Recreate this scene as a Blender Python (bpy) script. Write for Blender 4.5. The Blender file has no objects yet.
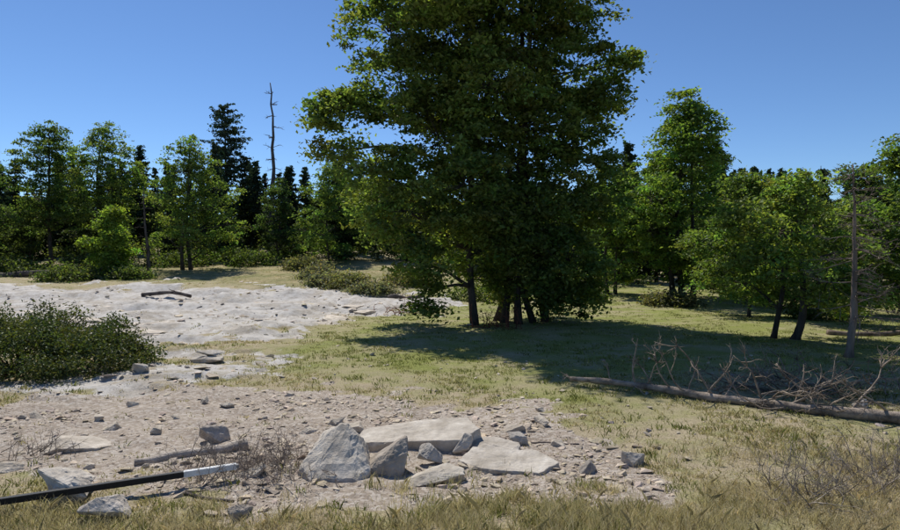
import bpy, math, random
import numpy as np
from mathutils import Vector, Matrix, Euler, noise
import bmesh
SC=bpy.context.scene
COL=SC.collection
CAMH=2.2
# ---------------------------------------------------------------- noise / terrain
def _h(ix,iy,s):
    v=np.sin(ix*127.1+iy*311.7+s*74.7)*43758.5453
    return v-np.floor(v)
def vnoise(x,y,s=0):
    x=np.asarray(x,float);y=np.asarray(y,float)
    xi=np.floor(x);yi=np.floor(y);fx=x-xi;fy=y-yi
    fx=fx*fx*(3-2*fx);fy=fy*fy*(3-2*fy)
    a=_h(xi,yi,s);b=_h(xi+1,yi,s);c=_h(xi,yi+1,s);d=_h(xi+1,yi+1,s)
    return (a*(1-fx)+b*fx)*(1-fy)+(c*(1-fx)+d*fx)*fy
def fbm(x,y,s=0,o=4):
    t=0;a=.5;n=0
    for i in range(o):
        t=t+a*vnoise(np.asarray(x)*2**i+i*17.3,np.asarray(y)*2**i-i*9.1,s+i);n+=a;a*=.5
    return t/n
def sst(e0,e1,v):
    t=np.clip((v-e0)/(e1-e0),0,1);return t*t*(3-2*t)
def gz(x,y):
    x=np.asarray(x,float);y=np.asarray(y,float)
    z=-.04*(np.clip(y,4,29)-4)
    left=1-sst(-6,6,x)
    z=z+(.02+.036*left)*np.clip(y-29,0,60)
    z=z+.10*(fbm(x*.22,y*.22,3)-.5)*2
    z=z+.05*(fbm(x*.9,y*.9,5)-.5)*2
    return z
def pdist(poly,x,y):
    P=np.array(poly,float);n=len(P)
    d=np.full(x.shape,1e9);ins=np.zeros(x.shape,bool)
    for i in range(n):
        a=P[i];b=P[(i+1)%n];e=b-a
        t=np.clip(((x-a[0])*e[0]+(y-a[1])*e[1])/(e@e),0,1)
        d=np.minimum(d,np.hypot(x-a[0]-t*e[0],y-a[1]-t*e[1]))
        c=(a[1]>y)!=(b[1]>y)
        xx=a[0]+(y-a[1])*e[0]/(e[1] if e[1]!=0 else 1e-9)
        ins^=c&(x<xx)
    return np.where(ins,d,-d)
ROCKA=[(-70,24),(-32,22),(-20,20.5),(-11,18.5),(-9.3,16.5),(-7.0,15.2),(-5.6,16),(-5.4,18.5),(-5.6,24),(-2.0,27),(-1.0,32),(-4.2,37),(-16,38),(-32,40),(-70,42)]
ROCKB=[(-7.6,10.3),(-5.6,10.0),(-3.6,11.6),(-4.6,14.5),(-6,17),(-7.4,15),(-6.2,12.5)]
DIRT=[(-12,9.6),(-6.75,9.2),(-4.5,10.3),(-2.1,10.8),(.3,9.8),(1.2,8),(1.45,6.8),(1.8,5.8),(.9,5.3),(.1,5.2),(-1.3,5.1),(-2.2,5.5),(-3.6,5.5),(-6,6.0),(-12,6.3)]
MEAD=[(-30,60),(-28,41),(-12,39),(-5,38),(-2,41),(-6,60)]
GREEN=[(-4,12.5),(-1,11),(1.2,9.8),(3,9.6),(8,10.8),(14,11.5),(30,14),(34,40),(0,46),(-4,30),(-4.5,18)]
def masks(x,y):
    x=np.asarray(x,float);y=np.asarray(y,float)
    w=(fbm(x*.55,y*.55,11)-.5)*2; w2=(fbm(x*2.3,y*2.3,21)-.5)*2
    rA=sst(-.6,.7,pdist(ROCKA,x,y)+w*3.8+w2*1.5+.2)
    rB=sst(-.6,.6,pdist(ROCKB,x,y)+w*2.4+w2*1.4)*.7
    dr=sst(-.35,.35,pdist(DIRT,x,y)+w*1.2+w2*.9)
    gr=sst(-2,2,pdist(GREEN,x,y)+w*3+w2)
    md=sst(-2,2,pdist(MEAD,x,y)+w*5)
    return np.maximum(rA,rB),dr,gr*(1-md),md
# ---------------------------------------------------------------- mesh builder
class MB:
    def __init__(s): s.v=[];s.l=[];s.t=[];s.m=[];s.c=[];s.n=0
    def add(s,v,loops,tot,mat,col):
        v=np.asarray(v,np.float32).reshape(-1,3)
        s.v.append(v);s.l.append(np.asarray(loops,np.int64).ravel()+s.n)
        tot=np.asarray(tot).ravel();s.t.append(tot);s.m.append(np.full(len(tot),mat))
        col=np.asarray(col,np.float32)
        if col.ndim==1: col=np.tile(col,(len(v),1))
        s.c.append(col[:,:3]);s.n+=len(v)
    def tube(s,pts,rad,k=6,mat=0,col=(1,1,1)):
        P=np.asarray(pts,float);n=len(P);rad=np.asarray(rad,float)
        T=np.gradient(P,axis=0);T/=np.linalg.norm(T,axis=1)[:,None]+1e-9
        ref=np.array([0,0,1.]) if abs(T[:,2]).mean()<.8 else np.array([1.,0,0])
        A=np.cross(T,ref);A/=np.linalg.norm(A,axis=1)[:,None]+1e-9;B=np.cross(T,A)
        an=np.arange(k)*2*math.pi/k
        V=P[:,None,:]+rad[:,None,None]*(A[:,None,:]*np.cos(an)[None,:,None]+B[:,None,:]*np.sin(an)[None,:,None])
        i=np.arange(n-1)[:,None]*k;j=np.arange(k)[None,:];j2=(j+1)%k
        q=np.stack([i+j,i+j2,i+k+j2,i+k+j],-1).reshape(-1,4)
        caps=[np.arange(k)[::-1],np.arange(k)+(n-1)*k]
        s.add(V.reshape(-1,3),np.concatenate([q.ravel(),caps[0],caps[1]]),[4]*len(q)+[k,k],mat,col)
    def leaves(s,C,size,col,rng,up=.5,asp=.6,mat=1):
        n=len(C);N=rng.normal(size=(n,3));N/=np.linalg.norm(N,axis=1)[:,None]
        N[:,2]=np.where(rng.random(n)<.75,abs(N[:,2]),N[:,2])+up;N/=np.linalg.norm(N,axis=1)[:,None]
        A=np.cross(N,rng.normal(size=(n,3)));A/=np.linalg.norm(A,axis=1)[:,None]+1e-9;B=np.cross(N,A)
        sz=(np.asarray(size)*rng.uniform(.6,1.3,n))[:,None]
        fold=N*sz*.12
        V=np.stack([C-A*sz*.5,C+B*sz*asp*.5+fold,C+A*sz*.5,C-B*sz*asp*.5+fold],1)
        s.add(V.reshape(-1,3),np.arange(4*n),np.full(n,4),mat,np.repeat(col,4,axis=0))
    def obj(s,name,mats,smooth=False,link=True):
        me=bpy.data.meshes.new(name)
        v=np.concatenate(s.v);l=np.concatenate(s.l);t=np.concatenate(s.t);m=np.concatenate(s.m);c=np.concatenate(s.c)
        me.vertices.add(len(v));me.vertices.foreach_set('co',v.ravel())
        me.loops.add(len(l));me.loops.foreach_set('vertex_index',l.astype(np.int32))
        me.polygons.add(len(t));st=np.concatenate([[0],np.cumsum(t)[:-1]])
        me.polygons.foreach_set('loop_start',st.astype(np.int32));me.polygons.foreach_set('loop_total',t.astype(np.int32))
        me.polygons.foreach_set('material_index',m.astype(np.int32))
        me.polygons.foreach_set('use_smooth',(m==0)&smooth)
        at=me.attributes.new('tint','FLOAT_COLOR','POINT')
        at.data.foreach_set('color',np.concatenate([c,np.ones((len(c),1))],1).astype(np.float32).ravel())
        for x in mats: me.materials.append(x)
        me.update(calc_edges=True)
        if not link: return me
        o=bpy.data.objects.new(name,me);COL.objects.link(o);return o
# ---------------------------------------------------------------- materials
def newmat(name):
    m=bpy.data.materials.new(name);m.use_nodes=True;nt=m.node_tree;nt.nodes.clear()
    return m,nt,nt.nodes,nt.links
def leafmat(name,trans=.42,gloss=.0,tt=(1.7,1.5,.7)):
    m,nt,N,L=newmat(name)
    at=N.new('ShaderNodeAttribute');at.attribute_name='tint'
    d=N.new('ShaderNodeBsdfDiffuse');t=N.new('ShaderNodeBsdfTranslucent')
    hs=N.new('ShaderNodeMix');hs.data_type='RGBA';hs.blend_type='MULTIPLY';hs.inputs[0].default_value=1
    hs.inputs[7].default_value=(*tt,1)
    L.new(at.outputs['Color'],hs.inputs[6]);L.new(hs.outputs[2],t.inputs['Color']);L.new(at.outputs['Color'],d.inputs['Color'])
    a=N.new('ShaderNodeMixShader');a.inputs[0].default_value=trans;L.new(d.outputs[0],a.inputs[1]);L.new(t.outputs[0],a.inputs[2]);out=a.outputs[0]
    if gloss:
        g=N.new('ShaderNodeBsdfGlossy');g.inputs['Roughness'].default_value=.5;g.inputs['Color'].default_value=(.85,.88,.8,1)
        b=N.new('ShaderNodeMixShader');b.inputs[0].default_value=gloss;L.new(out,b.inputs[1]);L.new(g.outputs[0],b.inputs[2]);out=b.outputs[0]
    o=N.new('ShaderNodeOutputMaterial');L.new(out,o.inputs[0]);return m
def noisemat(name,c1,c2,scale,bump=.5,bscale=20,rough=.9,tint=True,c3=None,vec=(1,1,1)):
    m,nt,N,L=newmat(name)
    tc=N.new('ShaderNodeTexCoord');mp=N.new('ShaderNodeMapping');mp.inputs['Scale'].default_value=vec;L.new(tc.outputs['Object'],mp.inputs[0])
    n=N.new('ShaderNodeTexNoise');n.inputs['Scale'].default_value=scale;n.inputs['Detail'].default_value=6;n.inputs['Roughness'].default_value=.65;L.new(mp.outputs[0],n.inputs[0])
    r=N.new('ShaderNodeValToRGB');r.color_ramp.elements[0].position=.36;r.color_ramp.elements[1].position=.62
    r.color_ramp.elements[0].color=(*c1,1);r.color_ramp.elements[1].color=(*c2,1)
    if c3: e=r.color_ramp.elements.new(.72);e.color=(*c3,1)
    L.new(n.outputs[0],r.inputs[0]);out=r.outputs[0]
    if tint:
        at=N.new('ShaderNodeAttribute');at.attribute_name='tint'
        mx=N.new('ShaderNodeMix');mx.data_type='RGBA';mx.blend_type='MULTIPLY';mx.inputs[0].default_value=1
        L.new(out,mx.inputs[6]);L.new(at.outputs['Color'],mx.inputs[7]);out=mx.outputs[2]
    b=N.new('ShaderNodeBsdfPrincipled');b.inputs['Roughness'].default_value=rough;b.inputs['Specular IOR Level'].default_value=.2
    L.new(out,b.inputs['Base Color'])
    n2=N.new('ShaderNodeTexNoise');n2.inputs['Scale'].default_value=bscale;n2.inputs['Detail'].default_value=8;n2.inputs['Roughness'].default_value=.7;L.new(mp.outputs[0],n2.inputs[0])
    bp=N.new('ShaderNodeBump');bp.inputs['Strength'].default_value=bump;bp.inputs['Distance'].default_value=.03;L.new(n2.outputs[0],bp.inputs['Height']);L.new(bp.outputs[0],b.inputs['Normal'])
    o=N.new('ShaderNodeOutputMaterial');L.new(b.outputs[0],o.inputs[0]);return m
LEAF=leafmat('leaf',.52,.02,(1.65,1.65,.7));NEEDLE=leafmat('needle',.2,.0,(1.3,1.4,.8));GRASSM=leafmat('grass_blade',.4,.0,(1.15,1.15,.95));MANZ=leafmat('manzanita_leaf',.35,.03)
BARK=noisemat('bark',(.03,.025,.02),(.09,.075,.06),6,.9,18,vec=(1,1,.25))
DEAD=noisemat('dead_wood',(.15,.13,.11),(.45,.40,.35),5,.9,25)
SNAG=noisemat('snag_wood',(.05,.04,.035),(.17,.14,.12),5,.6,15,vec=(1,1,.2))
ROCK=noisemat('granite',(.33,.295,.25),(.51,.47,.415),4.5,.8,16,c3=(.62,.59,.54))
def groundmat():
    m,nt,N,L=newmat('ground_soil_grass_rock')
    tc=N.new('ShaderNodeTexCoord')
    def noi(s,d=6,r=.6):
        n=N.new('ShaderNodeTexNoise');n.inputs['Scale'].default_value=s;n.inputs['Detail'].default_value=d;n.inputs['Roughness'].default_value=r;L.new(tc.outputs['Object'],n.inputs[0]);return n.outputs[0]
    def ramp(f,st):
        r=N.new('ShaderNodeValToRGB');e=r.color_ramp.elements
        e[0].position=st[0][0];e[0].color=(*st[0][1],1);e[1].position=st[-1][0];e[1].color=(*st[-1][1],1)
        for p,c in st[1:-1]: q=e.new(p);q.color=(*c,1)
        L.new(f,r.inputs[0]);return r.outputs[0]
    def mix(f,a,b,bt='MIX'):
        x=N.new('ShaderNodeMix');x.data_type='RGBA';x.blend_type=bt
        if isinstance(f,float): x.inputs[0].default_value=f
        else: L.new(f,x.inputs[0])
        L.new(a,x.inputs[6]);L.new(b,x.inputs[7]);return x.outputs[2]
    at=N.new('ShaderNodeAttribute');at.attribute_name='mask';sp=N.new('ShaderNodeSeparateColor');L.new(at.outputs['Color'],sp.inputs[0])
    at2=N.new('ShaderNodeAttribute');at2.attribute_name='meadow'
    fine=noi(45,4,.7);mid=noi(7);mid2=noi(2.6,8,.7);brd=noi(.8,6,.65)
    dry=ramp(fine,[(.3,(.22,.165,.11)),(.5,(.41,.34,.22)),(.7,(.56,.48,.33))])
    grn=ramp(fine,[(.3,(.10,.115,.03)),(.5,(.23,.255,.065)),(.72,(.36,.36,.12))])
    base=mix(ramp(mid2,[(.45,(0,0,0)),(.64,(.6,)*3)]),dry,grn)
    base=mix(sp.outputs[2],base,mix(ramp(brd,[(.42,(0.05,)*3),(.66,(.8,)*3)]),grn,dry))
    mead=mix(ramp(noi(.35,6,.7),[(.4,(0,)*3),(.6,(.8,)*3)]),ramp(noi(4,8,.7),[(.35,(.24,.20,.10)),(.65,(.46,.38,.22))]),ramp(noi(5,8,.7),[(.35,(.09,.10,.035)),(.65,(.26,.27,.10))]))
    base=mix(at2.outputs['Fac'],base,mead)
    dirt=ramp(mid2,[(.3,(.26,.20,.155)),(.5,(.42,.34,.265)),(.7,(.54,.465,.38))])
    vo=N.new('ShaderNodeTexVoronoi');vo.inputs['Scale'].default_value=26;L.new(tc.outputs['Object'],vo.inputs[0])
    sv=N.new('ShaderNodeSeparateColor');L.new(vo.outputs['Color'],sv.inputs[0])
    gravel=ramp(sv.outputs[0],[(.0,(.22,.18,.14)),(.5,(.41,.35,.285)),(.93,(.66,.61,.54))])
    dirt=mix(.5,dirt,gravel)
    def edge(mask,nz,amt=.9):
        a=N.new('ShaderNodeMath');a.operation='MULTIPLY_ADD';L.new(nz,a.inputs[0]);a.inputs[1].default_value=amt;a.inputs[2].default_value=-amt/2
        b=N.new('ShaderNodeMath');b.operation='ADD';L.new(mask,b.inputs[0]);L.new(a.outputs[0],b.inputs[1])
        c=N.new('ShaderNodeMapRange');c.inputs[1].default_value=.36;c.inputs[2].default_value=.64;L.new(b.outputs[0],c.inputs[0]);return c.outputs[0]
    base=mix(edge(sp.outputs[1],mid2,1.8),base,dirt)
    rock=ramp(mid2,[(.3,(.22,.19,.155)),(.40,(.44,.40,.35)),(.52,(.58,.545,.495)),(.72,(.70,.67,.63))])
    rock=mix(ramp(brd,[(.5,(0,)*3),(.62,(.75,)*3)]),rock,ramp(mid,[(.35,(.27,.22,.16)),(.65,(.50,.44,.35))]))
    rock=mix(.25,rock,ramp(fine,[(.35,(.25,.22,.19)),(.65,(.68,.64,.58))]))
    base=mix(edge(sp.outputs[0],mid2,1.8),base,rock)
    b=N.new('ShaderNodeBsdfPrincipled');b.inputs['Roughness'].default_value=.95;b.inputs['Specular IOR Level'].default_value=.1
    L.new(base,b.inputs['Base Color'])
    bp=N.new('ShaderNodeBump');bp.inputs['Strength'].default_value=.9;bp.inputs['Distance'].default_value=.035
    ad=N.new('ShaderNodeMath');L.new(fine,ad.inputs[0]);L.new(mid,ad.inputs[1]);L.new(ad.outputs[0],bp.inputs['Height']);L.new(bp.outputs[0],b.inputs['Normal'])
    o=N.new('ShaderNodeOutputMaterial');L.new(b.outputs[0],o.inputs[0]);return m
# ---------------------------------------------------------------- ground
def gdisp(X,Y):
    r,d,g_,md=masks(X,Y);near=(abs(X)<60)&(Y<60)
    s=fbm(X*.33,Y*.6,33,3)*9;fr=s-np.floor(s);ter=(np.floor(s)+sst(.78,1,fr))/9
    z=np.where(near,(r*.85*(ter-.45)+(r*.06+d*.04)*(fbm(X*2.1,Y*2.1,37)-.5)*2+.012*(fbm(X*9,Y*9,39,2)-.5)),0)
    return z,r,d,g_,md
def gs(X,Y): return gz(X,Y)+gdisp(X,Y)[0]
def build_ground():
    n=680
    u=np.linspace(-1,1,n)
    xs=8*np.sinh(4.9*u)/math.sinh(1)*.62
    v=np.linspace(-.62,1,n)
    ys=6+8*np.sinh(4.9*v)/math.sinh(1)*.62
    X,Y=np.meshgrid(xs,ys)
    dz,r,d,g_,md=gdisp(X,Y);Z=gz(X,Y)+dz
    me=bpy.data.meshes.new('ground');N=n*n
    me.vertices.add(N);me.vertices.foreach_set('co',np.stack([X,Y,Z],-1).astype(np.float32).ravel())
    i=np.arange(n-1)[:,None]*n+np.arange(n-1)[None,:]
    q=np.stack([i,i+1,i+n+1,i+n],-1).reshape(-1,4)
    me.loops.add(q.size);me.loops.foreach_set('vertex_index',q.astype(np.int32).ravel())
    me.polygons.add(len(q));me.polygons.foreach_set('loop_start',(np.arange(len(q))*4).astype(np.int32));me.polygons.foreach_set('loop_total',np.full(len(q),4,np.int32))
    me.polygons.foreach_set('use_smooth',np.ones(len(q),bool))
    a=me.attributes.new('mask','FLOAT_COLOR','POINT');a.data.foreach_set('color',np.stack([r,d,g_,np.ones_like(r)],-1).astype(np.float32).ravel())
    a=me.attributes.new('meadow','FLOAT','POINT');a.data.foreach_set('value',md.astype(np.float32).ravel())
    me.materials.append(groundmat());me.update(calc_edges=True)
    o=bpy.data.objects.new('ground',me);COL.objects.link(o)
build_ground()
# ---------------------------------------------------------------- trees
def curve(a,b,n,rng,wob=.1,sag=0.,rise=0.):
    a=np.array(a,float);b=np.array(b,float);t=np.linspace(0,1,n)[:,None]
    L=np.linalg.norm(b-a);P=a+(b-a)*t
    w=rng.normal(size=(2,3))*wob*L
    P+=np.sin(t*math.pi)*w[0]*.5+np.sin(t*2*math.pi)*w[1]*.3
    P[:,2]+=(np.sin(t*math.pi)*(rise-sag)*L)[:,0];return P
def tcol(rng,n,base,var=.25,yel=.2):
    b=np.array(base);k=rng.normal(1,var,n).clip(.45,1.8)[:,None];c=b*k
    c[:,0]*=rng.normal(1.0,yel,n).clip(.6,1.6);return c
def broadleaf(name,bases,lobes,rng,leaf=.13,clr=.45,cpl=45,lpc=80,color=(.085,.12,.03),trunk_r=.2,up=.5,mats=None,barkc=(1,1,1),crooked=.07,link=True,droop=.3):
    mb=MB();bases=np.array(bases,float);lobes=np.array(lobes,float)
    vol=lobes[:,3]*lobes[:,4]*lobes[:,5];ref=np.median(vol)
    stems=[]
    for i,b in enumerate(bases):
        d2=np.hypot(lobes[:,0]-b[0],lobes[:,1]-b[1]);w=np.argsort(d2-lobes[:,2]*.5)[i%3]
        tip=lobes[w,:3]
        P=curve(b,tip,14,rng,crooked);r=trunk_r*rng.uniform(.7,1.1)*(1-np.linspace(0,1,14)**1.1*.82)
        r[0]*=1.35
        mb.tube(P,r,9,0,barkc);stems.append((P,r))
    for lb in lobes:
        c=lb[:3]
        best=None
        for P,r in stems:
            tgt=c-np.array([0,0,lb[5]*.3]);k=np.argmin(np.linalg.norm(P-tgt,axis=1)+np.maximum(0,P[:,2]-c[2]+.5)*3+ (P[:,2]<bases[0][2]+.8)*50)
            dd=np.linalg.norm(P[k]-c)
            if best is None or dd<best[0]: best=(dd,P[k],r[k])
        if best[0]>.15:
            mb.tube(curve(best[1],c,8,rng,.1,rise=.05),np.linspace(best[2]*.6,.03,8).clip(.015),6,0,barkc)
        n=max(6,int(cpl*(lb[3]*lb[4]*lb[5]/ref)**.6))
        D=rng.normal(size=(n,3));D/=np.linalg.norm(D,axis=1)[:,None]
        Rr=rng.uniform(.45,1.15,n)[:,None]**.7
        CC=c+D*Rr*lb[3:6]
        CC[:,2]=np.maximum(CC[:,2],gz(CC[:,0],CC[:,1])+.25)
        for k in range(0,n,3):
            mb.tube(curve(c+(CC[k]-c)*.1,CC[k],4,rng,.12),[.022,.016,.011,.006],3,0,barkc)
        nl=(lpc*rng.uniform(.4,1.6,n)).astype(int);idx=np.repeat(np.arange(n),nl);m=len(idx)
        off=rng.normal(size=(m,3))*np.array([1,1,.42])*clr*.55*rng.uniform(.5,1.3,n)[idx][:,None]
        off[:,2]-=droop*np.hypot(off[:,0],off[:,1])
        C=CC[idx]+off
        cc=tcol(rng,n,color,.2,.1)[idx]*tcol(rng,m,(1,1,1),.25,.08)
        C[:,2]=np.maximum(C[:,2],gz(C[:,0],C[:,1])+.03)
        mb.leaves(C,leaf,cc,rng,up)
    return mb.obj(name,mats or [BARK,LEAF],True,link)
def gen_lobes(x,y,z0,H,W,n,rng,crown=.3,r=.26,lean=0):
    L=[]
    for i in range(n):
        t=(i+.5)/n; z=z0+H*(crown+(1-crown)*t*.92)
        prof=math.sin(math.pi*min(1,(t*.85+.18)))**.6
        rad=W*.5*prof*rng.uniform(.25,.95);a=i*2.4+rng.uniform(-.7,.7)
        rr=H*r*rng.uniform(.42,.85)*(.55+.45*prof)
        rr=min(rr,W*.3)
        L.append((x+math.cos(a)*rad+lean*t,y+math.sin(a)*rad,z-rr*.2,rr,rr,rr*rng.uniform(.55,.8)))
    L.append((x+lean,y,z0+H-W*.14,W*.16,W*.16,W*.14));return L
def g(x,y): return float(gz(x,y))
R=np.random.default_rng
mainl=[(-1.8,21.2,7.9,1.75,1.7,1.4),(-3.6,21.6,6.9,1.35,1.3,.9),(-2.6,20.8,4.9,1.3,1.4,.9),(-1.4,20.2,3.3,1.4,1.3,1.1),(-.9,20,1.5,1.0,1.0,.9),
 (-.3,21,5.8,1.9,1.8,1.6),(.5,19.8,4.2,1.5,1.4,1.4),(1.4,20.2,7.6,1.9,1.7,1.5),(3.1,21.4,6.6,1.7,1.7,1.3),(4.6,22,8.6,1.7,1.8,1.2),(5.5,22.4,7.4,1.0,1.2,.8),
 (4.6,22.4,4.9,1.8,1.7,1.2),(5.3,22.6,3.7,1.3,1.4,.9),(3.4,22.0,3.4,1.8,1.6,1.5),(4.3,21.8,1.5,1.4,1.4,1.4),(2.8,21.0,2.5,1.6,1.3,1.5),(2.9,22.6,1.1,1.4,1.2,1.3),(.9,22.4,2.2,1.4,1.3,1.3),(1.2,23,4.6,2,2,1.8),
 (4.4,22.2,.5,1.1,.9,.9),(1.6,20.6,3.2,1.3,1.2,1.2),(3.2,21.6,.5,.8,.8,.8),
 (-2.2,22.5,10,2,1.9,1.4),(.0,22,10,2.1,2.0,1.6),(2.4,22,10.2,2.2,2.1,1.5),(4.2,22.2,11,1.7,1.8,1.3),(-1.6,22.5,12,1.9,1.9,1.4),(1.2,22.5,12.6,2.2,2.1,1.6),(3.2,22.5,13,1.8,1.8,1.2),(.8,22.5,14.6,2.1,2.0,1.3),(1.5,22.5,16.4,1.6,1.6,1.2),(3.0,22,14.9,1.6,1.6,1.2),
 (-.5,18.6,10.3,1.7,1.8,1.1),(1.6,18.2,10.9,1.8,1.8,1.1),(2.4,18.9,12.6,1.8,1.8,1.2),(0,19.4,13,1.8,1.8,1.2),  # crown overhang added, mostly above frame, to carry the ground shadow nearer the camera
 (-2.8,23.4,3.8,1.3,1.5,1.2),(1.2,24.5,8.5,2.2,2,2),(3.2,24.6,2.9,1.9,1.5,2.2),(-4.1,21.8,5.7,.8,.8,.45),(-.8,20.4,.4,.5,.5,.6),(4.4,23,6.8,1.5,1.6,1.2),(-.2,22.8,7.9,1.8,1.8,1.5),(-4.3,21.8,7.4,.7,.8,.45),(6.1,22.2,8.9,.7,.8,.45)]
bs=[(.9,21.6),(2.0,22.2),(2.5,21.8),(3.1,22.0),(3.6,22.4),(1.8,23.2)]
broadleaf('oak_tree',[(x,y,g(x,y)-.1) for x,y in bs],mainl,R(1),leaf=.18,clr=.48,cpl=60,lpc=72,color=(.125,.17,.045),trunk_r=.13)
def oak(x,y,H,W,seed,n=9,name='oak_tree',color=(.09,.13,.03),**k):
    rng=R(seed);z=g(x,y)
    kk=dict(leaf=.22,clr=.5,cpl=26,lpc=42,trunk_r=H*.016);kk.update(k)
    cr=kk.pop('crown',.3);lean=kk.pop('lean',0);st=kk.pop('stems',1)
    L=gen_lobes(x,y,z,H,W,n,rng,crown=cr,lean=lean)
    b=[(x+rng.uniform(-.3,.3)*(i>0)*2,y+rng.uniform(-.3,.3)*(i>0),z-.1) for i in range(st)]
    return broadleaf(name,b,L,rng,color=tuple(c*1.45 for c in color),**kk)
# right group
oak(13.6,35,12.0,6.6,11,16,leaf=.22,cpl=42,lpc=54,stems=3,crown=.15,color=(.09,.135,.03))
oak(10.2,37,7.5,4.5,12,9,stems=2,color=(.07,.11,.03),crown=.15)
oak(17.5,40,9.5,4.5,13,9,color=(.05,.08,.025))
oak(9.9,17.2,4.9,4.7,14,13,leaf=.13,clr=.34,cpl=28,lpc=48,crown=.28,stems=2,trunk_r=.11,color=(.11,.15,.038))
oak(15.3,20,6.6,4.2,15,11,leaf=.14,clr=.38,cpl=30,lpc=50,crown=.2,color=(.075,.115,.03))
oak(12.5,25,6.2,5.0,16,10,leaf=.16,cpl=28,lpc=50,crown=.2,color=(.075,.11,.03))
oak(18.5,27,7.0,5.0,17,10,leaf=.16,cpl=28,lpc=50,crown=.15,color=(.06,.09,.028))
oak(12.9,13.4,2.4,2.2,18,6,leaf=.1,clr=.3,cpl=26,lpc=50,crown=.15,trunk_r=.05,color=(.08,.125,.03))
# left group
oak(-21.6,50,11.3,6.4,21,14,cpl=30,lpc=44,color=(.09,.13,.034),crown=.18,stems=2)
oak(-36.5,55,13,6.8,22,14,cpl=30,color=(.07,.105,.03))
oak(-32.0,56,13.2,6.2,23,14,cpl=28,color=(.09,.13,.034))
oak(-42.0,52,11.0,6.0,24,12,color=(.055,.083,.027),crown=.15)
oak(-37.5,47,8.5,4.5,29,9,color=(.055,.083,.027))
oak(-25.8,46,5.2,4.6,25,9,cpl=26,crown=.05,stems=3,trunk_r=.07,color=(.115,.165,.032))
oak(-11.2,56,9.5,5.5,26,10,cpl=28,crown=.12,color=(.09,.135,.035))
oak(-7.2,60,8.5,5.0,27,9,crown=.1,color=(.065,.10,.03))
oak(-17,60,8.0,5.5,28,9,crown=.1,color=(.045,.072,.025))
# conifers
def conifer(name,x,y,H,W,seed,crown=.15,color=(.03,.05,.022),dens=1.,nd=.32,link=True,round_=False,z=None):
    rng=R(seed);mb=MB();z=(g(x,y) if z is None else z)
    P=curve((x,y,z-.1),(x+rng.normal(0,.1),y,z+H),12,rng,.006);mb.tube(P,np.linspace(H*.016,.02,12),7,0,(1,.9,.8))
    lv=int(H*(1-crown)*2.1*dens);C=[];K=[]
    for i in range(lv):
        t=i/lv;zz=z+H*(crown+(1-crown)*t)
        prof=(1-t)**.75*(.7+.3*min(1,t*6)) if not round_ else (math.sin(math.pi*(t*.86+.12))**.7)
        for j in range(rng.integers(4,7)):
            a=rng.uniform(0,2*math.pi);Lb=W*.5*prof*rng.uniform(.4,1.2)+.12
            b0=np.array([x,y,zz+rng.uniform(-.2,.2)]);b1=b0+np.array([math.cos(a)*Lb,math.sin(a)*Lb,Lb*(rng.uniform(-.35,.05)+.4*t)])
            mb.tube(curve(b0,b1,3,rng,.04),[.03,.018,.008],3,0,(.9,.8,.7))
            m=int(13*Lb/ .9*dens)+6;tt=rng.uniform(.15,1.05,m)[:,None]
            q=b0+(b1-b0)*tt+rng.normal(size=(m,3))*np.array([.2,.2,.12])*(.4+Lb*.28);C.append(q);K.append(tcol(rng,1,color,.2,.1).repeat(m,0))
    C=np.concatenate(C);K=np.concatenate(K)*tcol(rng,len(C),(1,1,1),.2,.08)
    mb.leaves(C,nd,K,rng,.3,.5);return mb.obj(name,[BARK,NEEDLE],True,link)
conifer('pine_tree',-26,70,17.2,5.2,41,crown=.45,round_=True,color=(.06,.085,.055),dens=1.3,nd=.4)
conifer('pine_tree',-36,70,12.5,4.6,42,color=(.055,.08,.045),dens=1.4,nd=.42)
conifer('pine_tree',-22.5,70,9.6,3.6,43,dens=1.4,nd=.42,color=(.05,.07,.042))
conifer('pine_tree',-18.6,70,10.2,3.6,44,dens=1.4,nd=.42,color=(.05,.07,.042))
conifer('pine_tree',26.5,43,8.6,3.4,45,dens=1.4,nd=.38,color=(.06,.085,.045))
conifer('pine_tree',20.5,46,10.5,4.6,46,dens=1.4,nd=.38,color=(.045,.068,.038))
forest=bpy.data.objects.new('distant_forest',None);COL.objects.link(forest)
pm=[conifer('fir',0,0,11,4.2,50+i,crown=.06,dens=1.0,nd=.5,link=False,z=0,color=(.045,.066,.038)) for i in range(3)]
rngb=R(60)
_gz=gz
gz=lambda x,y: np.zeros_like(np.asarray(x,float))-5
om=[broadleaf('oak',[(0,0,-.1)],gen_lobes(0,0,0,9,6.5,9,R(70+i),crown=.08),R(80+i),leaf=.34,clr=.65,cpl=22,lpc=32,color=c,link=False,trunk_r=.16) for i,c in enumerate([(.065,.092,.032),(.09,.125,.037),(.045,.07,.027)])]
gz=_gz
k=0
def put(me,x,y,sc,rz):
    global k
    o=bpy.data.objects.new('tree_%d'%k,me);k+=1;COL.objects.link(o);o.parent=forest
    o.location=(x,y,g(x,y)-.1);o.scale=(sc*rngb.uniform(.85,1.1),)*2+(sc,);o.rotation_euler=(0,0,rz)
for i in range(560):
    y=rngb.uniform(58,120);ax=rngb.uniform(-1.15,1.15);x=ax*y*.95
    if x>3 and rngb.random()<.35: y=rngb.uniform(45,75);x=ax*y*.95
    if x<-20 and rngb.random()<.2: y=rngb.uniform(57,66)
    con=rngb.random()<.62
    put(pm[rngb.integers(3)] if con else om[rngb.integers(3)],x,y,rngb.uniform(.5,1.08) *(1.08 if con else .88)*(.7+y/270) ,rngb.uniform(0,6.28))
for sgn in (-1,1):
    for i in range(40):
        y=rngb.uniform(0,60);x=sgn*rngb.uniform(50,80);put(om[rngb.integers(3)] if rngb.random()<.6 else pm[rngb.integers(3)],x,y,rngb.uniform(.6,1.1),rngb.uniform(0,6.28))
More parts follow.
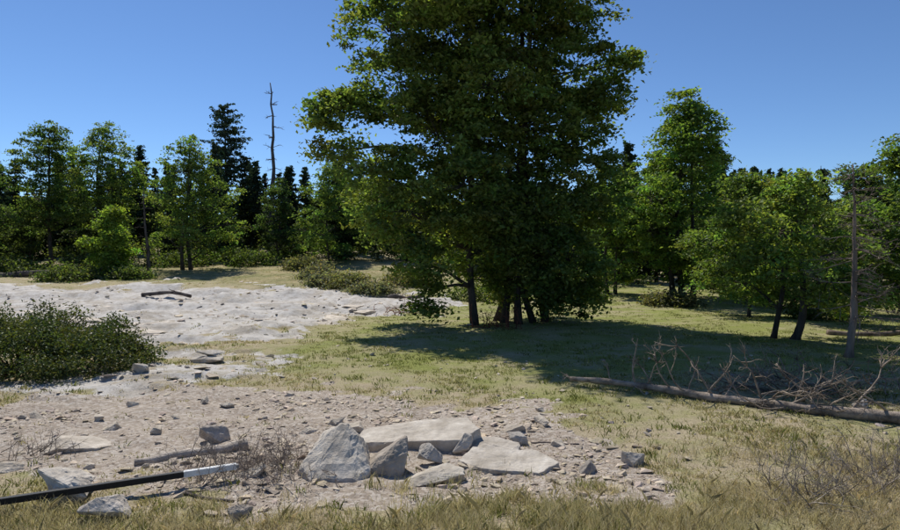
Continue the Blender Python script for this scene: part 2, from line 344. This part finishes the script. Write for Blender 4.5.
# shrubs
def shrub(name,x,y,rx,ry,h,seed,color,leaf=.07,n=90,lpc=60,clr=.18,mats=None,stems=14,up=.5):
    rng=R(seed);mb=MB();z=g(x,y)
    a=rng.uniform(0,2*math.pi,n);r=np.sqrt(rng.random(n));t=rng.uniform(.1,1,n)**.6
    X=x+np.cos(a)*r*rx;Y=y+np.sin(a)*r*ry
    lump=.6+.8*vnoise(X*1.6,Y*1.6,seed)
    Z=gz(X,Y)+h*t*np.sqrt(np.clip(1-r**2*.85,0,1))*lump
    CC=np.stack([X,Y,Z],1)
    for k in range(0,n,max(1,n//stems)):
        b=np.array([x+(X[k]-x)*.3,y+(Y[k]-y)*.3,0]);b[2]=g(b[0],b[1])-.03
        mb.tube(curve(b,CC[k],5,rng,.12),np.linspace(.025,.006,5)*(1+h*.3),4,0,(.9,.6,.5))
    idx=np.repeat(np.arange(n),lpc);m=len(idx)
    C=CC[idx]+rng.normal(size=(m,3))*clr*np.array([1,1,.75]);C[:,2]=np.maximum(C[:,2],gz(C[:,0],C[:,1])+.02)
    mb.leaves(C,leaf,tcol(rng,n,color,.18,.08)[idx]*tcol(rng,m,(1,1,1),.22,.08),rng,up)
    return mb.obj(name,mats or [BARK,LEAF],True)
shrub('manzanita_bush',-8.5,11.8,2.55,1.7,1.08,101,(.07,.095,.026),leaf=.062,n=430,lpc=100,clr=.12,mats=[BARK,MANZ],stems=40,up=.3)
rs=R(111);i=0
for (x,y,w,h,c) in [(-27,42.5,2.4,.8,0),(-22.8,43,1.6,.5,0),(-33,46,2.6,.8,0),(-30,51,3,1.0,0),(-42,46,3,1.2,0),(-37,44,2,.6,1),(-18,54,2.5,.9,0),(-24,53,2.5,.9,0),(-12,50,2,.7,2),(-9.5,43,1.6,.6,1),(-6.2,38,1.6,.7,2),(-4.6,35.5,1.2,.4,1),(-8.2,39.5,1.3,.4,1),(-38,50,3,1.3,0),
  (-2.5,40,2,1.,2),(2,34,2,.8,0),(7.5,33,1.2,.4,0),(11.5,31,1.3,.5,2),(15,24,1.3,.6,0),
  (17,31,3,1.2,0),(21,28,3,1.5,0),(13.4,15.4,1.0,.5,0),(15,17.5,1.3,.8,0),(24,33,4,2,0),(6,41,2.5,1.,0),(10,44,4,1.5,0),(20,40,4,2,0),(-45,46,4,2,0),(-47,54,4,3,0),(-24,60,5,1.8,0),(-34,60,5,2.2,0),(-14,62,5,1.8,0),(-4,60,5,2.,0),(4,52,5,2.,0),(14,52,5,2.5,0),(28,46,5,2.5,0)]:
    c=[(.075,.105,.033),(.15,.15,.105),(.13,.135,.07)][c]
    shrub('shrub',x,y,w*rs.uniform(.8,1.2),w*.7,h,120+i,c,leaf=.05+.0035*y,n=60,lpc=45,clr=.14+.004*y);i+=1
# ---------------------------------------------------------------- snags
def twigs(mb,p0,p1,r,rng,depth,col,k=5):
    P=curve(p0,p1,7,rng,.12);mb.tube(P,np.linspace(r,r*.25,7),k,0,col)
    if depth<=0: return
    L=np.linalg.norm(np.array(p1)-np.array(p0));D=(np.array(p1)-np.array(p0))/L
    for i in range(rng.integers(3,6)):
        t=rng.integers(2,6);d=D*.7+rng.normal(size=3)*.55;d/=np.linalg.norm(d)
        twigs(mb,P[t],P[t]+d*L*rng.uniform(.25,.5),r*.5,rng,depth-1,col,4)
def snag(name,x,y,H,r,seed,nb,bl,zmin,lean=(0,0),depth=1,col=(1,1,1),mat=SNAG,droop=0,br=.16):
    rng=R(seed);mb=MB();z=g(x,y)
    P=curve((x,y,z-.1),(x+lean[0],y+lean[1],z+H),18,rng,.02);P[1:-1]+=rng.normal(size=(16,3))*np.array([.006,.006,0])*H*.5;rr=np.linspace(r,r*.15,18)*rng.uniform(.88,1.12,18);rr[0]*=1.4;mb.tube(P,rr,9,0,col)
    for i in range(nb):
        t=zmin+(1-zmin)*(i/nb)**.9;k=min(16,int(t*17));a=rng.uniform(0,6.28);L=bl*rng.uniform(.4,1)*(1.15-t*.7)
        twigs(mb,P[k],P[k]+np.array([math.cos(a)*L,math.sin(a)*L,L*(rng.uniform(-.35,.3)-droop)]),max(.012,r*br),rng,depth,col,5)
    return mb.obj(name,[mat],True)
snag('dead_tree',-19.5,65,18.6,.36,201,46,1.9,.2,lean=(.2,0),depth=1,br=.12)
snag('dead_tree',9.35,14,4.5,.095,202,56,1.5,.22,depth=2,col=(1.6,1.5,1.4),droop=.15,br=.15)
snag('dead_tree',-23.6,47,6.8,.16,203,12,1.1,.4,lean=(-.3,0),col=(.8,.8,.8))
# ---------------------------------------------------------------- fallen log with limbs
def fallen_log():
    rng=R(301);mb=MB()
    a=np.array([2.1,10.4,g(2.1,10.4)+.12]);b=np.array([6.6,7.5,g(6.6,7.5)+.04])
    t=np.linspace(0,1,40)[:,None];P=a+(b-a)*t;P[:,2]=P[:,2]+.03*np.sin(t[:,0]*9)
    P[:,0]+=.06*np.sin(t[:,0]*7)+.02*np.sin(t[:,0]*23);P[:,2]=np.maximum(P[:,2],gz(P[:,0],P[:,1])+.06)
    r=np.linspace(.045,.09,40)*rng.uniform(.84,1.14,40);mb.tube(P,r,12,0,(.9,.83,.76))
    def at(u): return P[int(u*39)]
    for u,e,rr in [(.0,(-.15,.1,.1),.02),(.22,(.05,.1,.75),.022),(.25,(.2,-.2,.45),.016),(.3,(-.05,.2,-.1),.02),(.33,(-.25,.1,.6),.018),(.42,(.45,.1,.6),.022),(.45,(-.6,.2,.85),.02),
                   (.5,(.3,-.4,-.02),.02),(.55,(.5,-.5,.3),.02),(.62,(.7,-.2,.5),.022),(.7,(-.4,.3,.6),.022),(.78,(.6,.3,.7),.022),(.2,(.15,-.35,.0),.015),(.85,(-.7,.1,.5),.022),(.6,(.6,-.6,.02),.02),
                   (.38,(.1,.2,.5),.016),(.52,(-.2,.3,.5),.016),(.66,(.3,.3,.55),.018),(.73,(.2,-.4,.4),.016),(.15,(-.1,.2,.35),.014),(.9,(.2,.3,.6),.018),(.28,(-.3,.3,.5),.014),(.48,(.5,.3,.4),.015),(.58,(-.4,.1,.7),.018),(.36,(-.5,.2,.7),.018)]:
        p=at(u);twigs(mb,p,p+np.array(e),rr,rng,2,(.85,.78,.7),5)
    return mb.obj('fallen_log',[DEAD],True)
fallen_log()
def brush(name,x,y,rx,ry,h,n,seed,r=.01,col=(.8,.75,.7),upw=.5,L=.7,depth=1,mat=DEAD):
    rng=R(seed);mb=MB()
    for i in range(n):
        px=x+rng.normal()*rx*.5;py=y+rng.normal()*ry*.5;p=np.array([px,py,g(px,py)+rng.uniform(0,h*.5)*(1-upw)])
        d=rng.normal(size=3);d[2]=abs(d[2])*upw*1.6+.05;d/=np.linalg.norm(d)
        twigs(mb,p,p+d*L*rng.uniform(.5,1.1)*np.array([1,1,h/L if h<L else 1]),r*rng.uniform(.5,1.2),rng,depth,np.array(col)*rng.uniform(.6,1.2),4)
    return mb.obj(name,[mat],True)
brush('brush_pile',5.7,9.4,1.3,1.1,.7,85,311,r=.014,L=.95,col=(.9,.82,.72))
brush('dead_bush',-2.0,5.95,.8,.45,.34,190,312,r=.005,col=(.95,.88,.84),upw=.8,L=.36,depth=2)
brush('dead_bush',3.35,5.5,.5,.5,.5,60,313,r=.006,col=(1.2,1.15,1.05),upw=1.2,L=.5,depth=2)
brush('dead_bush',4.3,5.7,.5,.4,.5,50,314,r=.006,col=(1.1,1.05,1),upw=1.2,L=.5,depth=2)
brush('dead_bush',-4.6,6.6,.4,.3,.3,40,315,r=.005,col=(.8,.75,.7),upw=.7,L=.4)
brush('dead_branches',-1.7,27.5,1.4,.7,.8,26,316,r=.022,col=(.75,.42,.3),upw=.5,L=1.2)
brush('dead_branches',1.7,20.0,.8,.5,.9,36,317,r=.016,col=(.6,.25,.17),upw=.8,L=1.)
def log(name,p0,p1,r0,r1,seed,mat=DEAD,col=(1,1,1),stubs=2):
    rng=R(seed);mb=MB();z0=g(*p0)+r0*.7;z1=g(*p1)+r1*.7
    P=curve((*p0,z0),(*p1,z1),14,rng,.05);P[:,2]=np.maximum(P[:,2],gs(P[:,0],P[:,1])+min(r0,r1)*.4)
    mb.tube(P,np.linspace(r0,r1,14)*rng.uniform(.85,1.15,14),10,0,col)
    for i in range(stubs):
        k=rng.integers(3,12);twigs(mb,P[k],P[k]+rng.normal(size=3)*np.array([.3,.3,.15])*4*r0+np.array([0,0,r0]),r0*.35,rng,0,col)
    return mb.obj(name,[mat],True)
log('weathered_branch',(-3.3,6.2),(-2.3,6.75),.04,.07,321,col=(1.4,1.37,1.32),stubs=4)
log('fallen_trunk',(-38,44.5),(-27.5,43.5),.28,.2,322,SNAG)
log('fallen_trunk',(-17.5,34),(-14.5,33.5),.13,.08,323,SNAG)
log('fallen_trunk',(-3.4,33),(-1.6,32.5),.12,.1,324,SNAG)
log('fallen_trunk',(12.0,19.0),(16,18),.1,.08,325,SNAG,col=(1.5,1.4,1.3))
log('dead_stick',(.6,7.2),(1.5,6.9),.015,.01,326,SNAG)
log('dead_stick',(-2.4,5.35),(-1.9,5.2),.018,.012,327,SNAG)
# ---------------------------------------------------------------- rocks
def rockbm(dims,seed,npts=16,det=2,boxy=.6,pts=None):
    rng=R(seed);bm=bmesh.new()
    if pts is not None:
        for p in pts: bm.verts.new(p)
    else:
        for i in range(npts):
            d=rng.normal(size=3);d/=np.abs(d).max()**boxy*np.linalg.norm(d)**(1-boxy);d*=rng.uniform(.85,1.05)
            bm.verts.new(d*np.array(dims)*.5)
    bmesh.ops.convex_hull(bm,input=bm.verts)
    bmesh.ops.delete(bm,geom=[v for v in bm.verts if not v.link_faces],context='VERTS')
    bmesh.ops.dissolve_limit(bm,angle_limit=.2,verts=bm.verts,edges=bm.edges)
    if det:
        bmesh.ops.bevel(bm,geom=bm.edges[:],offset=min(dims)*.03,segments=1,affect='EDGES',profile=.6)
        bmesh.ops.triangulate(bm,faces=bm.faces)
        for q in range(det):
            lim=max(dims)/(6*(q+1));es=[e for e in bm.edges if e.calc_length()>lim]
            if es: bmesh.ops.subdivide_edges(bm,edges=es,cuts=1)
            bmesh.ops.triangulate(bm,faces=[f for f in bm.faces if len(f.verts)>3])
        for v in bm.verts:
            p=v.co*(5/max(dims))+Vector((seed,0,0))
            nn=noise.noise(p)*.02+noise.noise(p*2.7)*.02+noise.noise(p*7)*.014
            v.co+=v.co.normalized()*nn*min(1,max(dims))
    return bm
def rock(name,x,y,dims,seed,rot=(0,0,0),sink=.25,tint=(1,1,1),npts=16,boxy=.6,lift=0,pts=None):
    bm=rockbm(dims,seed,npts,3,boxy,pts);me=bpy.data.meshes.new(name);bm.to_mesh(me);bm.free()
    a=me.attributes.new('tint','FLOAT_COLOR','POINT');a.data.foreach_set('color',np.tile(np.array([*tint,1],np.float32),len(me.vertices)))
    me.materials.append(ROCK)
    o=bpy.data.objects.new(name,me);COL.objects.link(o)
    o.location=(x,y,float(gs(x,y))+(0 if pts is not None else dims[2]*(.5-sink))+lift);o.rotation_euler=[math.radians(a) for a in rot];return o
rock('boulder',-1.12,5.98,(.62,.5,.5),401,tint=(1.2,1.17,1.12),pts=[(-.38,-.2,-.1),(-.2,-.36,-.1),(.25,-.34,-.1),(.35,-.05,-.1),(.3,.25,-.1),(-.25,.3,-.1),(-.36,-.16,.12),(-.1,.12,.40),(.04,.17,.46),(.2,.1,.33),(.33,-.15,.08),(-.2,.25,.33),(.25,.25,.2),(-.2,-.33,.04),(.2,-.32,.04)])
rock('rock_slab',-.38,6.95,(1.5,.75,.2),402,tint=(1.08,1.05,1.0),pts=[(-.78,-.2,-.06),(-.7,.25,-.06),(-.3,-.34,-.06),(.45,-.36,-.06),(.78,.0,-.06),(.6,.34,-.06),(-.74,-.18,.06),(-.66,.22,.1),(-.25,-.34,.13),(.5,-.38,.16),(.72,-.1,.2),(.6,.32,.22),(0,.36,.17),(.2,-.36,.17)])
rock('boulder',-.62,6.0,(.4,.4,.45),403,tint=(.85,.8,.75),pts=[(-.24,-.12,-.1),(.05,-.18,-.1),(.14,.12,-.1),(-.15,.18,-.1),(.12,-.02,.34),(.19,.05,.36),(.2,-.1,.22),(-.24,-.12,.07),(.15,.12,.34),(-.22,.12,.1),(.16,-.15,.05),(-.05,-.16,.14)])
rock('rock_slab',.62,6.2,(1.1,.6,.14),404,(4,3,-8),tint=(1.08,1.05,1.0),pts=[(-.55,-.1,-.08),(-.3,-.28,-.08),(.3,-.3,-.08),(.56,0,-.08),(.35,.3,-.08),(-.45,.25,-.08),(-.52,-.08,.04),(-.28,-.27,.06),(.3,-.28,.08),(.5,0,.09),(.3,.27,.08),(-.4,.22,.07)])
rock('rock_slab',-.15,5.75,(.6,.35,.14),405,(3,0,10),.25,(1.05,1.02,.96),14,.9)
rock('rock_slab',.45,6.75,(.7,.4,.14),425,(3,5,-20),.3,(1.0,.97,.93),14,.9)
rock('boulder',-.2,6.2,(.28,.22,.24),406,(3,10,10),.2,(1,1,1),12,.8)
rock('boulder',.13,6.6,(.32,.24,.28),407,(0,10,40),.2,(1.05,1.03,1),12,.8)
rock('boulder',.8,7.0,(.3,.2,.16),408,(0,10,10),.2,(.9,.9,.9),12,.8)
rock('boulder',1.95,6.3,(.28,.2,.2),409,(0,0,30),.2,(1,.98,.95),12,.8)
rock('boulder',-3.4,5.35,(.7,.4,.3),410,(0,8,-25),.25,(1.2,1.18,1.15),14,.8)
rock('boulder',-2.86,4.92,(.42,.3,.22),411,(0,6,25),.25,(1.15,1.12,1.1),12,.8)
rock('boulder',-1.75,4.9,(.24,.16,.14),412,(0,20,25),.2,(.8,.75,.7),12,.8)
rock('rock_slab',-4.4,6.95,(.9,.45,.14),413,(2,2,5),.3,(1.1,1.05,.98),16,.9)
rock('boulder',-2.85,7.2,(.42,.3,.28),414,(0,10,15),.25,(.95,.9,.86),13,.8)
rock('rock_slab',-5.35,13.1,(.75,.5,.2),415,(0,-4,5),.1,(1.1,1.05,.98),14,.9)
rock('rock_slab',-5.3,13.2,(.6,.45,.14),416,(0,6,35),-.9,(1.1,1.08,1.05),14,.9)
rock('boulder',-5.75,11.1,(.36,.3,.22),417,(0,20,35),.2,(.9,.9,.88),13,.8)
rock('boulder',6.0,8.7,(.3,.2,.16),418,(0,0,35),.2,(1,.98,.95),13,.8)
rock('boulder',5.2,6.2,(.26,.2,.15),419,(0,0,35),.2,(.9,.9,.9),13,.8)
rock('boulder',1.4,6.05,(.3,.18,.16),420,(0,15,75),.2,(.7,.68,.66),13,.8)
rr_=R(900)
for i in range(34):
    x=rr_.uniform(-6,1.4);y=rr_.uniform(5.8,9.8)
    if masks(np.array([x]),np.array([y]))[1][0]<.5: continue
    s_=rr_.uniform(.1,.32);rock('boulder',x,y,(s_,s_*rr_.uniform(.5,.8),s_*rr_.uniform(.3,.55)),430+i,(rr_.uniform(-15,15),rr_.uniform(-20,20),rr_.uniform(0,180)),.3,tuple(np.array([1.05,1,.92])*rr_.uniform(.9,1.2)),12,.8)
for i in range(26):
    x=rr_.uniform(-20,-3);y=rr_.uniform(17,33)
    if masks(np.array([x]),np.array([y]))[0][0]<.5: continue
    s_=rr_.uniform(.6,1.8);rock('rock_slab',x,y,(s_,s_*rr_.uniform(.5,.9),s_*rr_.uniform(.1,.16)),470+i,(rr_.uniform(-3,3),rr_.uniform(-3,3),rr_.uniform(0,180)),.45,tuple(np.array([1.15,1.1,1.03])*rr_.uniform(.95,1.15)),16,.9)
protos=[]
for i in range(8):
    bm=rockbm((1,1,.7),500+i,10,0,.7);bm.verts.ensure_lookup_table()
    protos.append((np.array([v.co[:] for v in bm.verts]),np.concatenate([[v.index for v in f.verts] for f in bm.faces]),[len(f.verts) for f in bm.faces]));bm.free()
def stones(name,n,sampler,smin,smax,seed,tint=(1,1,1),pw=3,flat=1):
    rng=R(seed);mb=MB();X,Y=sampler(rng,n);Z=gs(X,Y)
    for x,y,z in zip(X,Y,Z):
        v,l,t=protos[rng.integers(8)];s_=smin+(smax-smin)*rng.random()**pw
        E=np.array(Euler((rng.uniform(-.3,.3),rng.uniform(-.3,.3),rng.uniform(0,6.28))).to_matrix())
        V=(v*np.array([s_,s_*rng.uniform(.5,.9),s_*rng.uniform(.35,.8)*flat]))@E.T+np.array([x,y,z+s_*.08*flat])
        mb.add(V,l,t,0,np.array(tint)*rng.uniform(.75,1.3)*np.array([1,rng.uniform(.93,1),rng.uniform(.84,1)]))
    return mb.obj(name,[ROCK])
def samp_mask(which,x0,x1,y0,y1,thr=.5,keep=.02):
    def f(rng,n):
        X=rng.uniform(x0,x1,n*12);Y=y0*(y1/y0)**rng.random(n*12)
        m=masks(X,Y)[which]; ok=(m>thr)&(fbm(X*1.3,Y*1.3,77)>rng.uniform(.3,.62,len(X)))|(rng.random(len(X))<keep);return X[ok][:n],Y[ok][:n]
    return f
stones('scattered_stones',4200,samp_mask(1,-9,2.6,4.9,11),.02,.16,601,(1.1,1.03,.94),4,.75)
stones('gravel',13000,samp_mask(1,-9,2.6,4.9,11,.4,.004),.008,.03,602,(1.1,1.02,.94),2)
stones('rubble_stones',2600,samp_mask(0,-40,2,10.5,42,.4,.012),.05,.4,603,(1.2,1.15,1.06),4,.6)
stones('field_stones',300,samp_mask(2,-9,9,4.8,14,.0,.1),.03,.14,604,(1.1,1.06,1.0),3)
# ---------------------------------------------------------------- grass
def grass(name,n,seed,dmin,dmax,hmin,hmax,dens,colA,colB,width=.004,tuft=7,xmax=1.0,spread=.03,gw=.4):
    rng=R(seed);D=dmin*(dmax/dmin)**rng.random(n);X=rng.uniform(-xmax,xmax,n)*D*1.05
    p=dens(X,D);ok=rng.random(n)<p;X=X[ok];D=D[ok];n=len(X)
    idx=np.repeat(np.arange(n),tuft);m=len(idx);sc=(D/6)[idx]**.55
    x=X[idx]+rng.normal(size=m)*spread*sc;y=D[idx]+rng.normal(size=m)*spread*sc
    base=np.stack([x,y,gs(x,y)-.01],1)
    h=(rng.uniform(hmin,hmax,n)*(.5+fbm(X*.7,D*.7,91)))[idx]*rng.uniform(.5,1.1,m)
    a=rng.uniform(0,6.28,m);ln=rng.uniform(.1,1.0,m)*h
    tip=base+np.stack([np.cos(a)*ln,np.sin(a)*ln,h],1)
    mid=base+np.stack([np.cos(a)*ln*.3,np.sin(a)*ln*.3,h*.6],1)
    a2=rng.uniform(0,6.28,m);w=(width*(D/5)[idx]**.8*rng.uniform(.6,1.4,m))
    sd=np.stack([np.cos(a2)*w,np.sin(a2)*w,0*w],1)
    V=np.stack([base-sd,base+sd,mid+sd*.7,tip,mid-sd*.7],1)
    gm=masks(X,D)[2]
    f=np.clip(fbm(X*.6,D*.6,93)*1.6-.3+rng.normal(0,.25,n),0,1)
    f=np.clip(f*(1-gw)+gm*gw,0,1)[idx][:,None]
    c=(np.array(colA)*(1-f)+np.array(colB)*f)*rng.normal(1,.25,m).clip(.4,1.7)[:,None]
    mb=MB();mb.add(V.reshape(-1,3),np.arange(5*m),np.full(m,5),0,np.repeat(c,5,axis=0));return mb.obj(name,[GRASSM])
def dens_field(X,D):
    r,d,gn,md=masks(X,D);q=fbm(X*1.1,D*1.1,95)
    return np.clip((1-np.maximum(r,d)*.97)*(.08+sst(.42,.64,q)+md*.5),0,1)
def dens_fore(X,D):
    r,d,gn,md=masks(X,D);q=fbm(X*1.5,D*1.5,96)
    return np.clip((1-d*.96)*sst(.38,.6,q)*(1-sst(5.4,6.8,D-.15*X*(X>0))),0,1)
def dens_tuft(X,D):
    r,d,gn,md=masks(X,D);q=fbm(X*.9,D*.9,97)
    return np.clip((1-np.maximum(r*.9,d*.93))*sst(.47,.66,q),0,1)
STRAW=(.56,.47,.31)
grass('meadow_grass',66000,701,4.3,52,.02,.07,dens_field,(.46,.38,.22),(.23,.26,.07),.0045,6,gw=.5)
grass('dry_grass',20000,702,4.0,7.6,.03,.16,dens_fore,STRAW,(.40,.36,.18),.0020,8,gw=.2)
grass('green_grass_tufts',5000,703,4.4,26,.04,.10,dens_tuft,(.21,.22,.07),(.13,.16,.04),.004,14,spread=.05)
# ---------------------------------------------------------------- range pole
def pole():
    root=bpy.data.objects.new('range_pole',None);COL.objects.link(root)
    a=Vector((-4.5,4.5,g(-4.5,4.5)+.12));b=Vector((-2.07,5.75,g(-2.07,5.75)+.12))
    root.location=b;d=a-b;Lt=d.length;root.rotation_euler=d.to_track_quat('X','Z').to_euler()
    def seg(nm,x0,x1,c,w=.05,h=.055):
        bm=bmesh.new();bmesh.ops.create_cube(bm,size=1)
        for v in bm.verts: v.co=Vector((x0+(v.co.x+.5)*(x1-x0),v.co.y*w,v.co.z*h))
        bmesh.ops.bevel(bm,geom=bm.edges[:],offset=.004,segments=2,affect='EDGES')
        me=bpy.data.meshes.new(nm);bm.to_mesh(me);bm.free()
        me.materials.append(noisemat(nm+'_paint',tuple(q*.7 for q in c),c,14,.15,60,.5,tint=False))
        o=bpy.data.objects.new(nm,me);COL.objects.link(o);o.parent=root
    seg('white_band',0,.47,(.8,.8,.78));seg('black_band',.47,1.97,(.02,.02,.02));seg('end_band',1.97,Lt,(.8,.8,.78))
    seg('tip_cap',-.02,0,(.3,.3,.3),.04,.035)
pole()
# ---------------------------------------------------------------- light, world, camera
el=math.radians(53);sd=Vector((-.47,.88,0)).normalized()
sv=Vector((sd.x*math.cos(el),sd.y*math.cos(el),math.sin(el)))
su=bpy.data.lights.new('sun','SUN');su.energy=5.0;su.angle=math.radians(.53);su.color=(1,.96,.89)
so=bpy.data.objects.new('sun',su);COL.objects.link(so);so.rotation_euler=sv.to_track_quat('Z','Y').to_euler()
w=bpy.data.worlds.new('World');SC.world=w;w.use_nodes=True;nt=w.node_tree;bg=nt.nodes['Background']
sk=nt.nodes.new('ShaderNodeTexSky');sk.sky_type='NISHITA';sk.sun_disc=False;sk.sun_elevation=el;sk.sun_rotation=math.atan2(sd.x,sd.y)
sk.altitude=1800;sk.air_density=1.0;sk.dust_density=.1;sk.ozone_density=3.
tm=nt.nodes.new('ShaderNodeMix');tm.data_type='RGBA';tm.blend_type='MULTIPLY';tm.inputs[0].default_value=1;tm.inputs[7].default_value=(.82,1.0,1.2,1)
nt.links.new(sk.outputs[0],tm.inputs[6]);nt.links.new(tm.outputs[2],bg.inputs[0]);bg.inputs[1].default_value=.098
cam=bpy.data.cameras.new('camera');cam.lens=24;cam.sensor_width=36;cam.clip_end=3000;cam.clip_start=.05
co=bpy.data.objects.new('camera',cam);COL.objects.link(co);co.location=(0,0,CAMH);co.rotation_euler=(math.radians(90-1.9),0,0)
SC.camera=co
SC.view_settings.view_transform='Standard';SC.view_settings.look='None';SC.view_settings.exposure=0
